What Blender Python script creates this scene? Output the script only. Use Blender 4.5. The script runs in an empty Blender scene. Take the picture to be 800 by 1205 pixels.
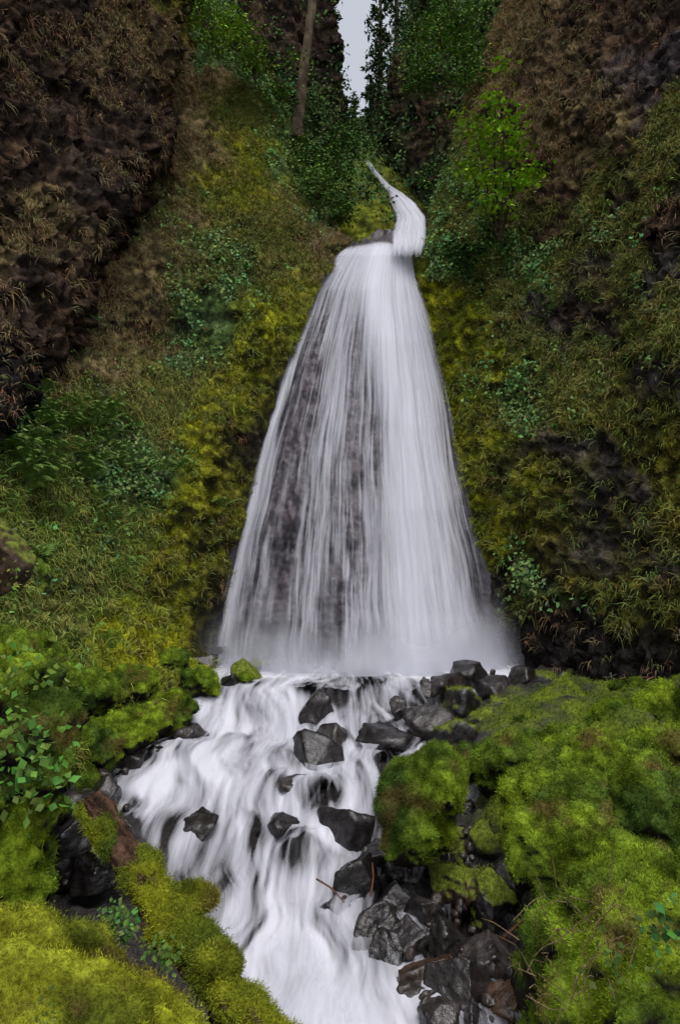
import bpy, bmesh, math
import numpy as np
from mathutils import Vector
rng = np.random.default_rng(7)
scene = bpy.context.scene
CAM = np.array([0.0, 0.0, 4.0]); TH = math.radians(6.3); F = 800.0

# ---------------- survey helper: bearing/elevation tangents + forward distance -> world xyz
def S(a, b, d):
    a = np.asarray(a, float); b = np.asarray(b, float); d = np.asarray(d, float)
    xr = (a-400)/F; yr = (602.5-b)/F
    fw = math.cos(TH)-yr*math.sin(TH); up = math.sin(TH)+yr*math.cos(TH)
    t = d/fw
    return np.stack([xr*t, d+0*t, CAM[2]+up*t], -1)

# ---------------- noise
def _h(i, j, k, s):
    n = (i*374761393 + j*668265263 + k*1274126177 + s*974634777) & 0xffffffff
    n = ((n ^ (n >> 13))*1274126177) & 0xffffffff
    n = ((n ^ (n >> 16))*668265263) & 0xffffffff
    return ((n ^ (n >> 15)) & 0xffffff)/float(0xffffff)
def vn(p, s=0):
    i = np.floor(p).astype(np.int64); f = p-i; u = f*f*(3-2*f)
    r = 0
    for a in (0, 1):
        wa = u[..., 0] if a else 1-u[..., 0]
        for b in (0, 1):
            wb = u[..., 1] if b else 1-u[..., 1]
            for c in (0, 1):
                wc = u[..., 2] if c else 1-u[..., 2]
                r = r + wa*wb*wc*_h(i[..., 0]+a, i[..., 1]+b, i[..., 2]+c, s)
    return r*2-1
def fbm(p, o=4, s=0, g=0.5):
    r = 0; a = 1; t = 0
    for k in range(o):
        r = r + a*vn(p*(2.03**k)+k*17.3, s+k); t += a; a *= g
    return r/t
def worley(p, s=0):
    i = np.floor(p).astype(np.int64); best = np.full(p.shape[:-1], 9.0)
    for a in (-1, 0, 1):
        for b in (-1, 0, 1):
            for c in (-1, 0, 1):
                q = i+np.array([a, b, c])
                fp = np.stack([q[..., m]+_h(q[..., 0], q[..., 1], q[..., 2], s+m*11) for m in range(3)], -1)
                best = np.minimum(best, ((p-fp)**2).sum(-1))
    return np.sqrt(best)
def ss(x, a, b):
    t = np.clip((x-a)/(b-a), 0, 1); return t*t*(3-2*t)
def nrm(v): return v/np.maximum(np.linalg.norm(v, axis=-1, keepdims=True), 1e-9)

class TPS:
    def __init__(self, pts, vals, sc=1.0, reg=1e-4):
        self.c = np.array(pts, float)/sc; self.sc = sc; n = len(self.c)
        K = self.k(self.c, self.c)+reg*np.eye(n)
        Pm = np.hstack([np.ones((n, 1)), self.c])
        A = np.block([[K, Pm], [Pm.T, np.zeros((3, 3))]])
        self.w = np.linalg.lstsq(A, np.concatenate([np.array(vals, float), np.zeros(3)]), rcond=None)[0]
    def k(self, a, b):
        r2 = ((a[:, None]-b[None])**2).sum(-1); return 0.5*r2*np.log(r2+1e-12)
    def __call__(self, x, y):
        sh = x.shape; q = np.stack([x.ravel(), y.ravel()], -1)/self.sc
        out = np.empty(len(q))
        for s in range(0, len(q), 40000):
            m = q[s:s+40000]
            out[s:s+40000] = self.k(m, self.c)@self.w[:-3]+self.w[-3]+m@self.w[-2:]
        return out.reshape(sh)

# ---------------- materials
def newmat(name):
    m = bpy.data.materials.new(name); m.use_nodes = True
    nt = m.node_tree; nt.nodes.clear()
    return m, nt, nt.nodes.new('ShaderNodeOutputMaterial')
def N(nt, t, **kw):
    n = nt.nodes.new(t)
    for k, v in kw.items():
        if k.startswith('i_'): n.inputs[k[2:].replace('_', ' ')].default_value = v
        else: setattr(n, k, v)
    return n
def math_(nt, op, a, b=None, clamp=False):
    n = nt.nodes.new('ShaderNodeMath'); n.operation = op; n.use_clamp = clamp
    for i, v in enumerate((a, b)):
        if v is None: continue
        if isinstance(v, (int, float)): n.inputs[i].default_value = v
        else: nt.links.new(v, n.inputs[i])
    return n.outputs[0]
def ground_mat(name, sc=6.0, bump=0.6, dist=0.06, rough=0.9, lo=0.45, hi=1.6, wr=0.2, shiny=True):
    m, nt, out = newmat(name); L = nt.links.new
    co = N(nt, 'ShaderNodeTexCoord'); at = N(nt, 'ShaderNodeAttribute', attribute_name='Col')
    n1 = N(nt, 'ShaderNodeTexNoise', i_Scale=sc*1.6, i_Detail=4.0, i_Roughness=0.82)
    L(co.outputs['Object'], n1.inputs['Vector']); s = n1.outputs[0]
    mr = N(nt, 'ShaderNodeMapRange', i_From_Min=0.34, i_From_Max=0.66, i_To_Min=lo, i_To_Max=hi); L(s, mr.inputs[0])
    mx = N(nt, 'ShaderNodeVectorMath', operation='SCALE'); L(at.outputs['Color'], mx.inputs[0]); L(mr.outputs[0], mx.inputs['Scale'])
    b = N(nt, 'ShaderNodeBump', i_Strength=bump, i_Distance=dist); L(s, b.inputs['Height'])
    if shiny:
        wt = N(nt, 'ShaderNodeAttribute', attribute_name='wet')
        p = N(nt, 'ShaderNodeBsdfPrincipled'); L(mx.outputs[0], p.inputs['Base Color'])
        r = N(nt, 'ShaderNodeMapRange', i_To_Min=rough, i_To_Max=wr); L(wt.outputs['Fac'], r.inputs[0]); L(r.outputs[0], p.inputs['Roughness'])
        sp = N(nt, 'ShaderNodeMapRange', i_To_Min=0.12, i_To_Max=0.5); L(wt.outputs['Fac'], sp.inputs[0]); L(sp.outputs[0], p.inputs['Specular IOR Level'])
    else:
        p = N(nt, 'ShaderNodeBsdfDiffuse'); L(mx.outputs[0], p.inputs['Color'])
    L(b.outputs[0], p.inputs['Normal'])
    L(p.outputs[0], out.inputs[0]); return m
def leaf_mat(name, tr=0.3):
    m, nt, out = newmat(name); L = nt.links.new
    at = N(nt, 'ShaderNodeAttribute', attribute_name='Col')
    p = N(nt, 'ShaderNodeBsdfDiffuse'); L(at.outputs['Color'], p.inputs[0])
    if tr == 0:
        L(p.outputs[0], out.inputs[0]); return m
    t = N(nt, 'ShaderNodeBsdfTranslucent'); mx = N(nt, 'ShaderNodeMixShader'); mx.inputs[0].default_value = tr
    L(at.outputs['Color'], t.inputs[0])
    L(p.outputs[0], mx.inputs[1]); L(t.outputs[0], mx.inputs[2]); L(mx.outputs[0], out.inputs[0]); return m
WATER = (0.68, 0.685, 0.76, 1)
def water_mat(name, su=70, sv=2.0, A=1.4, seed=0.0, colr=WATER):
    m, nt, out = newmat(name); L = nt.links.new
    uv = N(nt, 'ShaderNodeUVMap', uv_map='UVMap'); at = N(nt, 'ShaderNodeAttribute', attribute_name='dens')
    def ns(a, b, det):
        mp = N(nt, 'ShaderNodeMapping'); mp.inputs['Scale'].default_value = (a, b, 1); mp.inputs['Location'].default_value = (seed, seed*.7, seed)
        n = N(nt, 'ShaderNodeTexNoise', i_Scale=1.0, i_Detail=det, i_Roughness=0.65); n.noise_dimensions = '2D'
        L(uv.outputs[0], mp.inputs[0]); L(mp.outputs[0], n.inputs['Vector']); return n.outputs[0]
    s = ns(su, sv, 3.0)
    c = math_(nt, 'MULTIPLY', math_(nt, 'SUBTRACT', s, 0.5), A*1.5)
    # streak contrast fades as the veil thickens
    k = math_(nt, 'SUBTRACT', 1.2, at.outputs['Fac'])
    al0 = math_(nt, 'ADD', at.outputs['Fac'], math_(nt, 'MULTIPLY', c, k), clamp=True)
    lim = math_(nt, 'MULTIPLY', at.outputs['Fac'], 6.0, clamp=True)
    al = math_(nt, 'MULTIPLY', al0, lim, clamp=True)
    d = N(nt, 'ShaderNodeBsdfDiffuse'); d.inputs[0].default_value = colr
    tl = N(nt, 'ShaderNodeBsdfTranslucent'); tl.inputs[0].default_value = colr
    w = N(nt, 'ShaderNodeMixShader'); w.inputs[0].default_value = 0.2; L(d.outputs[0], w.inputs[1]); L(tl.outputs[0], w.inputs[2])
    tr = N(nt, 'ShaderNodeBsdfTransparent'); mx = N(nt, 'ShaderNodeMixShader')
    L(al, mx.inputs[0]); L(tr.outputs[0], mx.inputs[1]); L(w.outputs[0], mx.inputs[2]); L(mx.outputs[0], out.inputs[0]); return m

M_WALL = ground_mat('cliff_rock', 4.0, 0.9, 0.12, shiny=False)
M_SOIL = ground_mat('mossy_soil', 7.0, 0.9, 0.07, wr=.3)
M_MOSS = ground_mat('moss_cushion', 16.0, 0.9, 0.035, 0.95, 0.4, 1.7, shiny=False)
M_ROCK = ground_mat('wet_rock', 6.0, 0.5, 0.04, 0.8, 0.35, 1.9, .2)
M_LEAF = leaf_mat('leaf', 0); M_FUZZ = leaf_mat('moss_fibre', 0)
M_BARK = ground_mat('bark', 12.0, 1.0, 0.05, shiny=False)

# ---------------- mesh helpers
def mkmesh(name, V, faces, mat, col=None, wet=None, dens=None, uv=None, smooth=True, parent=None):
    me = bpy.data.meshes.new(name); V = np.asarray(V, np.float32).reshape(-1, 3); faces = np.asarray(faces, np.int32)
    k = faces.shape[1]
    me.vertices.add(len(V)); me.vertices.foreach_set('co', V.ravel())
    me.loops.add(faces.size); me.loops.foreach_set('vertex_index', faces.ravel())
    me.polygons.add(len(faces)); me.polygons.foreach_set('loop_start', np.arange(0, faces.size, k, dtype=np.int32))
    me.update(calc_edges=True)
    me.polygons.foreach_set('use_smooth', np.full(len(faces), smooth, bool))
    if col is not None:
        a = me.attributes.new('Col', 'FLOAT_COLOR', 'POINT'); c = np.ones((len(V), 4), np.float32); c[:, :3] = np.asarray(col).reshape(-1, 3); a.data.foreach_set('color', c.ravel())
    for nm, arr in (('wet', wet), ('dens', dens)):
        if arr is not None:
            a = me.attributes.new(nm, 'FLOAT', 'POINT'); a.data.foreach_set('value', np.asarray(arr, np.float32).ravel())
    if uv is not None:
        l = me.uv_layers.new(name='UVMap'); l.data.foreach_set('uv', np.asarray(uv, np.float32).reshape(-1, 2)[faces.ravel()].ravel())
    me.materials.append(mat)
    o = bpy.data.objects.new(name, me); scene.collection.objects.link(o)
    if parent: o.parent = parent
    return o
def gridfaces(nv, nu):
    i = np.arange(nv*nu).reshape(nv, nu)
    return np.stack([i[:-1, :-1], i[:-1, 1:], i[1:, 1:], i[1:, :-1]], -1).reshape(-1, 4)
def gridnormal(P, toward=CAM):
    du = np.gradient(P, axis=1); dv = np.gradient(P, axis=0); n = np.cross(du, dv)
    ar = np.linalg.norm(n, axis=-1); n = nrm(n)
    s = np.sign((n*(toward-P)).sum(-1, keepdims=True)); s[s == 0] = 1
    return n*s, ar

# kinds of ground cover: linear albedo pairs
PAL = {'moss': ((.31, .32, .018), (.12, .14, .015)), 'mossdim': ((.16, .15, .022), (.05, .052, .017)),
       'green': ((.13, .20, .028), (.065, .10, .02)), 'grass': ((.17, .175, .045), (.08, .08, .03)),
       'straw': ((.20, .15, .072), (.08, .057, .03)), 'leafy': ((.07, .12, .042), (.035, .06, .023)),
       'brown': ((.092, .058, .036), (.022, .016, .013)), 'gray': ((.08, .066, .070), (.022, .018, .020)),
       'dark': ((.030, .025, .024), (.010, .009, .009))}
KEYS = list(PAL)
def cover(sites, A, B, P, sig=32, warp=38, seed=3):
    wa = A+fbm(P*0.9, 4, seed)*warp*2; wb = B+fbm(P*0.9+31, 4, seed+9)*warp*2
    pts = np.array([(s[0], s[1]) for s in sites], float)
    d2 = (wa[..., None]-pts[:, 0])**2+(wb[..., None]-pts[:, 1])**2
    d2 -= d2.min(-1, keepdims=True); w = np.exp(-d2/(2*sig*sig)); w /= w.sum(-1, keepdims=True)
    W = {k: np.zeros(A.shape) for k in KEYS}
    for i, s in enumerate(sites): W[s[2]] += w[..., i]
    n = np.clip(fbm(P*2.2, 5, seed+20)*1.3+0.5, 0, 1)[..., None]
    col = sum(W[k][..., None]*(np.array(PAL[k][0])*n+np.array(PAL[k][1])*(1-n)) for k in KEYS)
    return W, col

# ---------------- foliage builders (merged meshes)
class Bag:
    def __init__(s): s.v = []; s.f = []; s.c = []; s.n = 0
    def add(s, V, Fc, C):
        s.v.append(V.reshape(-1, 3)); s.f.append(Fc.reshape(-1, 3)+s.n); s.c.append(C.reshape(-1, 3)); s.n += len(s.v[-1])
    def make(s, name, mat, parent=None):
        if not s.v: return
        return mkmesh(name, np.concatenate(s.v), np.concatenate(s.f), mat, col=np.concatenate(s.c), smooth=False, parent=parent)
def rnd(n): return nrm(rng.normal(size=(n, 3)))
UP = np.array([0, 0, 1.0])
def blades(bag, p, n, k, L, W, col, droop=0.9, spread=0.6, up=0.4, jit=0.05):
    p = np.repeat(p, k, 0); n = np.repeat(n, k, 0); m = len(p); col = np.repeat(col, k, 0)
    p = p+rng.normal(size=(m, 3))*jit
    Ls = (L*rng.uniform(.5, 1.3, m))[:, None]
    d = nrm(n*0.7+UP*up+rnd(m)*spread); p1 = p+d*Ls*.5; d2 = nrm(d-UP*droop*rng.uniform(.3, 1.4, (m, 1))); p2 = p1+d2*Ls*.5
    sd = nrm(np.cross(d, rnd(m)))*W*.5
    V = np.stack([p-sd, p+sd, p1-sd*.8, p1+sd*.8, p2], 1)
    Fc = (np.arange(m)*5)[:, None, None]+np.array([[0, 1, 3], [0, 3, 2], [2, 3, 4]])
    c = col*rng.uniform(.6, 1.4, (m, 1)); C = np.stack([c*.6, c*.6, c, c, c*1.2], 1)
    bag.add(V, Fc, C)
def leaves(bag, p, n, L, col, wid=.32, flat=0.6):
    m = len(p); Ls = (L*rng.uniform(.55, 1.35, m))[:, None]
    r = rnd(m); nn = nrm(n*flat+UP*.3+r*.7); a = nrm(np.cross(nn, rnd(m))-UP*.25); b = nrm(np.cross(nn, a))
    mid = p+a*Ls*.45-nn*Ls*.06
    V = np.stack([p, mid-b*Ls*wid, mid+b*Ls*wid, p+a*Ls], 1)
    Fc = (np.arange(m)*4)[:, None, None]+np.array([[0, 1, 3], [0, 3, 2]])
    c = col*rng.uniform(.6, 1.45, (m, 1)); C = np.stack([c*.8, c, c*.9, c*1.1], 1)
    bag.add(V, Fc, C)
def plants(bag, p, n, k, r, L, col, **kw):
    p = np.repeat(p, k, 0); n = np.repeat(n, k, 0); col = np.repeat(col, k, 0); m = len(p)
    q = p+n*np.abs(rng.normal(size=(m, 1)))*r*.6+rng.normal(size=(m, 3))*r*.55
    leaves(bag, q, n, L, col, **kw)
def fuzz(bag, p, n, L, W, col):
    m = len(p); d = nrm(n+rnd(m)*.8)*(L*rng.uniform(.4, 1.4, m))[:, None]; sd = nrm(np.cross(d, rnd(m)))*W*.5
    V = np.stack([p-sd, p+sd, p+d], 1); Fc = (np.arange(m)*3)[:, None, None]+np.array([[0, 1, 2]])
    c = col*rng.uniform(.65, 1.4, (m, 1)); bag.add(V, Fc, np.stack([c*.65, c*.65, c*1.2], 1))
def pick(P, Nn, w, cnt, col=None):
    w = np.nan_to_num(np.maximum(w.ravel(), 0))+1e-14; w = w/w.sum(); cnt = int(cnt)
    i = rng.choice(len(w), cnt, p=w); Pf = P.reshape(-1, 3); Nf = Nn.reshape(-1, 3)
    if P.ndim == 3:
        nu = P.shape[1]; nx = np.minimum(i+1, len(w)-1); ny = np.minimum(i+nu, len(w)-1)
        edge = (i % nu) == nu-1; nx[edge] = i[edge]
        q = Pf[i]+(Pf[nx]-Pf[i])*rng.uniform(0, 1, (cnt, 1))+(Pf[ny]-Pf[i])*rng.uniform(0, 1, (cnt, 1))
    else: q = Pf[i]+rng.normal(size=(cnt, 3))*.014
    return q, Nf[i], (col.reshape(-1, 3)[i] if col is not None else None), i
def tint(c, m, v=.25):
    c = np.tile(np.array(c, float), (m, 1)); return c*(1+rng.uniform(-v, v, (m, 3))*np.array([1, .6, .8]))

# ---------------- falls outline
FY = [270, 285, 300, 340, 400, 450, 500, 550, 600, 650, 700, 750, 790, 820]
FL = [430, 412, 395, 368, 343, 325, 308, 295, 283, 270, 259, 250, 246, 246]
FR = [482, 484, 488, 498, 515, 528, 538, 549, 560, 572, 583, 596, 604, 606]
lf = lambda b: np.interp(b, FY, FL); rf = lambda b: np.interp(b, FY, FR)
fc = lambda b: np.interp(b, [270, 285, 300, 340, 400, 500, 600, 700, 780, 820], [22.3, 21.2, 20.5, 19.6, 18.6, 17.4, 16.4, 15.7, 15.2, 15.1])

def make_sheet(name, b0, b1, nv, left, right, nu, tps, amp, sites, edge=None, seed=1, cush=0.1, wetf=None, sig=32, warp=38, rag=0):
    b = np.linspace(b0, b1, nv)[:, None]*np.ones((1, nu)); u = np.linspace(0, 1, nu)[None]*np.ones((nv, 1))
    l = left(b); r = right(b)
    if rag:
        k = np.stack([b/22, b*0, b*0+seed], -1); j = fbm(k, 4, seed+70)*rag
        if edge == 'R': r = r+j
        if edge == 'L': l = l+j
    a = l+u*(r-l); D = tps(a, b); am = amp
    if edge:
        dist = (r-a) if edge == 'R' else (a-l)
        t = np.clip(1-dist/45, 0, 1); rr = 3.0*(1-np.sqrt(1-t*t*.995))
        D = D+rr*ss(-b, -330, -280) if edge == 'L' or name == 'hillside' else D+rr
        if name == 'hillside' or name == 'cliff.001': am = amp*(.25+.75*ss(dist, 5, 60))
    P = S(a, b, D); n, _ = gridnormal(P)
    big = fbm(P*0.45, 4, seed); med = 1-np.abs(fbm(P*1.3, 5, seed+5))*2; w = worley(P*np.array([1.6, 1.6, 1.2]), seed)
    w2 = worley(P*4.0, seed+3)
    P = P+n*(big*am+med*am*.35-w*am*.35+0.1)[..., None]
    n2, _ = gridnormal(P)
    P = P+n2*(-w2*cush+fbm(P*5, 3, seed+8)*cush*.8)[..., None]
    n3, ar = gridnormal(P)
    W, col = cover(sites, a, b, P, sig, warp, seed+2)
    crevice_shade = ss(w2, .25, .75)[..., None]; col = col*(1.2-.7*crevice_shade)  # hollows between surface lumps darkened: crevice shade put into the colour
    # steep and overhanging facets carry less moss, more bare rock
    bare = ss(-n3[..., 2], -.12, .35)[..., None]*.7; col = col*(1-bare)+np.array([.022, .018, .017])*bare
    wet = wetf(a, b, W) if wetf else (W['gray']*.3+W['dark']*.4)
    o = mkmesh(name, P, gridfaces(nv, nu), M_WALL, col=col, wet=wet)
    return dict(P=P, n=n3, ar=ar, W=W, col=col, a=a, b=b, o=o)

# ---------------- hillside left of the falls
pts = [(430, 270, 21.9), (400, 290, 21.0), (360, 345, 20.0), (340, 400, 19.2), (305, 500, 18.0), (280, 600, 17.1), (257, 700, 16.3), (247, 770, 15.9),
       (325, 380, 18.9), (270, 490, 17.2), (225, 590, 15.9), (200, 690, 15.2), (185, 400, 18.3), (150, 500, 16.0), (100, 600, 13.8), (0, 700, 11), (0, 560, 12.2), (0, 480, 13.2),
       (100, 450, 15.4), (150, 350, 17.6), (200, 300, 19.2), (230, 200, 21.5), (300, 250, 21.5), (350, 300, 20.8), (260, 100, 24), (330, 150, 24.8), (230, 0, 26), (350, 200, 23.4), (270, -100, 28),
       (-350, 700, 7.5), (-350, 400, 10), (-350, 900, 6), (0, 800, 9.6), (0, 900, 8.2), (100, 750, 12.2), (150, 800, 11.9), (250, 800, 14.4), (190, 850, 12.2), (135, 885, 11.4), (110, 900, 11), (60, 900, 9.6), (-300, 0, 15), (60, 200, 19)]
t1 = TPS([(p[0], p[1]) for p in pts], [p[2] for p in pts], 800, 1e-5)
s1 = [(x, y, 'moss') for x, y in [(335, 365), (318, 400), (290, 440), (268, 490), (240, 540), (225, 590), (215, 650), (195, 700), (165, 725), (310, 210), (300, 180), (130, 770), (150, 800), (105, 840), (200, 850), (250, 790), (270, 230), (200, 620), (330, 240), (350, 335)]]
s1 += [(x, y, 'mossdim') for x, y in [(255, 560), (245, 620), (235, 690), (285, 480), (180, 680)]]
s1 += [(x, y, 'grass') for x, y in [(280, 150), (345, 280), (250, 250), (140, 460), (200, 450), (190, 480), (110, 500), (350, 320), (300, 290), (60, 700), (230, 330)]]
s1 += [(x, y, 'green') for x, y in [(50, 620), (20, 660), (100, 650), (150, 610), (90, 590), (0, 600), (40, 560), (120, 690), (-100, 650), (-200, 750), (50, 760), (0, 850)]]
s1 += [(x, y, 'straw') for x, y in [(150, 330), (220, 220), (180, 290), (230, 120), (100, 440), (250, 180), (375, 300), (400, 290), (340, 255), (160, 380), (130, 410), (210, 170)]]
s1 += [(x, y, 'leafy') for x, y in [(240, 300), (270, 350), (225, 400), (170, 265), (155, 520), (150, 570), (90, 385), (290, 330), (60, 520), (20, 530), (265, 20), (290, 60), (330, 150), (365, 220), (240, 370), (380, 250)]]
s1 += [(x, y, 'dark') for x, y in [(328, 425), (302, 500), (288, 560), (266, 640), (253, 700), (247, 745)]]
rb = lambda b: np.where(b < 285, np.interp(b, [-150, 0, 60, 130, 180, 230, 285], [240, 275, 300, 335, 352, 368, 412]), np.where(b < 760, lf(b)+6+fbm(np.stack([b/26, b*0, b*0+2.5], -1), 3, 44)*7, np.interp(b, [760, 800, 850, 880, 905], [254, 250, 190, 140, 108])))
HS = make_sheet('hillside', -150, 905, 420, lambda b: b*0-420, rb, 330, t1, 0.45, s1, edge='R', seed=11, cush=.13, sig=20, warp=30)

# ---------------- near cliff, left
pts = [(232, 0, 20), (195, 190, 17.5), (130, 290, 15.9), (100, 400, 14.3), (20, 480, 12.4), (0, 200, 13.5), (0, 0, 14.5), (100, 100, 17), (-400, 480, 7.5), (-400, 0, 10), (260, -150, 22), (-100, 560, 10.2), (-400, 700, 6.6), (60, 300, 14.6)]
t2 = TPS([(p[0], p[1]) for p in pts], [p[2] for p in pts], 800, 1e-5)
s2 = [(60, 60, 'brown'), (150, 30, 'straw'), (200, 90, 'straw'), (100, 130, 'brown'), (30, 200, 'brown'), (60, 260, 'straw'), (20, 290, 'straw'), (120, 230, 'dark'), (50, 350, 'dark'), (20, 430, 'dark'), (80, 390, 'brown'),
      (160, 150, 'dark'), (90, 20, 'dark'), (10, 110, 'brown'), (180, 40, 'brown'), (110, 300, 'brown'), (0, 350, 'brown'), (-100, 100, 'brown'), (-100, 300, 'dark'), (-300, 200, 'brown'), (210, 20, 'mossdim'), (190, 170, 'brown'), (40, 130, 'dark'), (130, 80, 'brown'), (40, 20, 'brown'), (20, 160, 'brown'), (140, 190, 'brown'), (70, 180, 'dark')]
rb2 = lambda b: np.interp(b, [-150, 0, 60, 110, 190, 250, 290, 350, 400, 440, 480, 520, 700], [262, 232, 222, 206, 195, 160, 132, 118, 100, 60, 20, -60, -300])
CL = make_sheet('cliff', -150, 700, 300, lambda b: b*0-460, rb2, 220, t2, 0.65, s2, edge='R', seed=31, cush=.2, rag=7, sig=22)

# ---------------- right cliff
pts = [(500, 285, 20.8), (515, 400, 19.6), (540, 500, 18.4), (560, 600, 17.5), (585, 700, 16.6), (604, 790, 16.0), (547, 130, 22), (598, 0, 23.5), (620, -150, 25),
       (600, 500, 16.9), (600, 300, 18.9), (650, 700, 14.6), (700, 790, 13), (800, 780, 11.4), (800, 600, 11.9), (700, 600, 13.9), (700, 400, 15.3), (800, 400, 12.7), (800, 200, 14), (800, 0, 16), (700, 200, 16.9), (700, 0, 18.5), (620, 100, 20.2),
       (1150, 700, 7.5), (1150, 400, 8.5), (1150, 0, 11), (1150, 860, 7), (800, 860, 11.1), (650, 860, 14.2)]
t3 = TPS([(p[0], p[1]) for p in pts], [p[2] for p in pts], 800, 1e-5)
s3 = [(x, y, 'straw') for x, y in [(620, 60), (650, 160), (700, 130), (600, 110), (640, 20), (760, 190), (740, 150), (690, 70)]]
s3 += [(x, y, 'brown') for x, y in [(720, 40), (660, 90), (740, 70), (600, 170), (620, 240), (760, 20), (680, 200), (780, 250), (700, 370), (650, 250), (620, 130), (670, 30)]]
s3 += [(x, y, 'gray') for x, y in [(690, 320), (770, 340), (660, 530), (715, 560), (780, 450), (770, 660), (730, 630), (790, 90), (640, 375), (1000, 500), (950, 300), (745, 110), (700, 390), (700, 600), (620, 530), (690, 540)]]
s3 += [(x, y, 'moss') for x, y in [(508, 320), (515, 370), (538, 420), (553, 470), (575, 540), (590, 590), (560, 450), (600, 640), (570, 500), (545, 440)]]
s3 += [(x, y, 'mossdim') for x, y in [(720, 500), (680, 580), (640, 640), (700, 690), (750, 600), (780, 710), (620, 720), (610, 560), (740, 460), (650, 600), (680, 480), (800, 620), (620, 440), (900, 600), (800, 500), (750, 400), (670, 640), (790, 560), (740, 660), (620, 510)]]
s3 += [(x, y, 'grass') for x, y in [(620, 400), (720, 280), (740, 220), (640, 480), (670, 430), (550, 190), (545, 250), (590, 330), (700, 440), (780, 190), (570, 300), (790, 390), (740, 330), (660, 300), (700, 240)]]
s3 += [(x, y, 'leafy') for x, y in [(540, 290), (610, 320), (600, 460), (560, 225), (640, 700)]]
s3 += [(x, y, 'dark') for x, y in [(600, 750), (610, 775), (680, 755), (750, 750), (800, 760), (640, 765), (690, 660), (600, 690)]]
lb3 = lambda b: np.where(b < 285, np.interp(b, [-150, 0, 60, 130, 230, 285], [622, 598, 573, 547, 520, 499]), rf(b)-6+fbm(np.stack([b/26, b*0, b*0+7.5], -1), 3, 45)*6)
RC = make_sheet('cliff.001', -150, 870, 400, lb3, lambda b: b*0+1200, 330, t3, 0.55, s3, edge='L', seed=51, cush=.17, sig=18, warp=34, rag=5)

# ---------------- rock face under the falls
nv, nu = 260, 200
b = np.linspace(268, 830, nv)[:, None]*np.ones((1, nu)); u = np.linspace(-.12, 1.12, nu)[None]*np.ones((nv, 1))
a = lf(b)+u*(rf(b)-lf(b)); D = fc(b)+1.2*(2*u-1)**2+.12
P = S(a, b, D); n, _ = gridnormal(P)
P = P+n*(fbm(P*.9, 4, 5)*.12-worley(P*2.2, 4)*.16+.03)[..., None]
P = P+gridnormal(P)[0]*(-worley(P*7, 6)*.06)[..., None]
cn = np.clip(fbm(P*3, 4, 7)+.5, 0, 1)[..., None]
mkmesh('rock_face', P, gridfaces(nv, nu), M_ROCK, col=cn*np.array([.07, .056, .068])+(1-cn)*np.array([.016, .014, .018]), wet=np.full(nv*nu, .6))

# ---------------- falling water
def falls_layer(name, off, seed, kind, mat, parent, spread=0.0):
    nv, nu = 300, 260
    u = np.linspace(-spread, 1+spread, nu)[None]*np.ones((nv, 1)); v = np.linspace(0, 1, nv)[:, None]*np.ones((1, nu))
    top = 283+14*np.clip(.45-u, 0, 1)+8*ss(u, .6, 1)
    b = top+v*(796-top)
    a = lf(b)+u*(rf(b)-lf(b))+fbm(np.stack([b/60, b*0, b*0+seed], -1), 3, seed)*2.5*ss(b, 290, 330)
    D = fc(b)+1.2*(2*u-1)**2-off*(.25+.75*ss(b, 290, 420))-.25*ss(b, 640, 790)*off*2
    P = S(a, b, D); n, _ = gridnormal(P)
    q = np.stack([u*22, b/210+u*2, u*0+seed], -1)
    P = P+n*(fbm(q, 4, seed)*.13*(.15+.85*ss(b, 290, 400)))[..., None]
    wob = fbm(np.stack([b/70, u*9, u*0+seed], -1), 3, 15)
    fil = fbm(np.stack([u*15+wob*.5, b/260, u*0+seed*3], -1), 3, seed+5)
    lace = fbm(np.stack([u*45+wob*1.0, b/55, u*0+seed*5], -1), 3, seed+25)
    tr = np.interp(b, [270, 400, 500, 700, 800], [.34, .50, .60, .555, .55]); wv = fbm(np.stack([b/90, u*0, u*0+seed], -1), 2, seed+2)*.03
    m = ss(u, tr-.05+wv, tr+.12+wv)
    L_ = {0: [.95, .80, .42, .24, .20, .17, .13, .22, .85], 1: [.8, .5, .18, .08, .06, .05, .03, .06, .4], 2: [.6, .3, .07, .03, .02, .02, .02, .05, .4]}[kind]
    R_ = {0: [.95, .90, .82, .70, .60, .95], 1: [.8, .7, .50, .36, .28, .8], 2: [.6, .45, .30, .18, .14, .5]}[kind]
    leftd = np.interp(b, [270, 300, 350, 430, 550, 650, 740, 772, 795], L_)
    rd = np.interp(b, [270, 350, 450, 600, 720, 795], R_)
    core = np.exp(-((u-(tr+.15))/.13)**2)*.32
    rd = rd+core-.5*ss(u, .76, 1.0)*ss(b, 380, 520)
    dn = leftd*(1-m)+rd*m
    c0 = np.interp(b, [300, 430, 560, 650, 760], [.08, .065, .055, .05, .045]); st = np.exp(-((u-c0)/.020)**2)*np.interp(b, [320, 420, 795], [.5, .75, .85])*(1, .6, .3)[kind]
    dn = np.maximum(dn, st)
    dn = dn-np.exp(-((u-.14)/.05)**2)*np.interp(b, [300, 400, 600, 770, 790], [0, .18, .16, .1, 0])
    dn = dn+(fil*(.34, .3, .25)[kind]+lace*(.30, .22, .14)[kind])*(1.15-dn)*ss(b, 285, 360)
    ed = ss(u, -spread, -spread+.06)*ss(1+spread-u, 0, .14)*ss(v, 0, .018)
    dn = np.clip(dn, 0, 1)*ed*ss(797-b, 0, 10)
    return mkmesh(name, P, gridfaces(nv, nu), mat, dens=dn, uv=np.stack([u+wob*.006, (b-270)/530], -1), parent=parent)
wf = bpy.data.objects.new('waterfall', None); scene.collection.objects.link(wf)
falls_layer('veil_inner', .10, 1, 0, water_mat('falling_water', 60, 4.5, 1.0, 1.3), wf)
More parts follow.
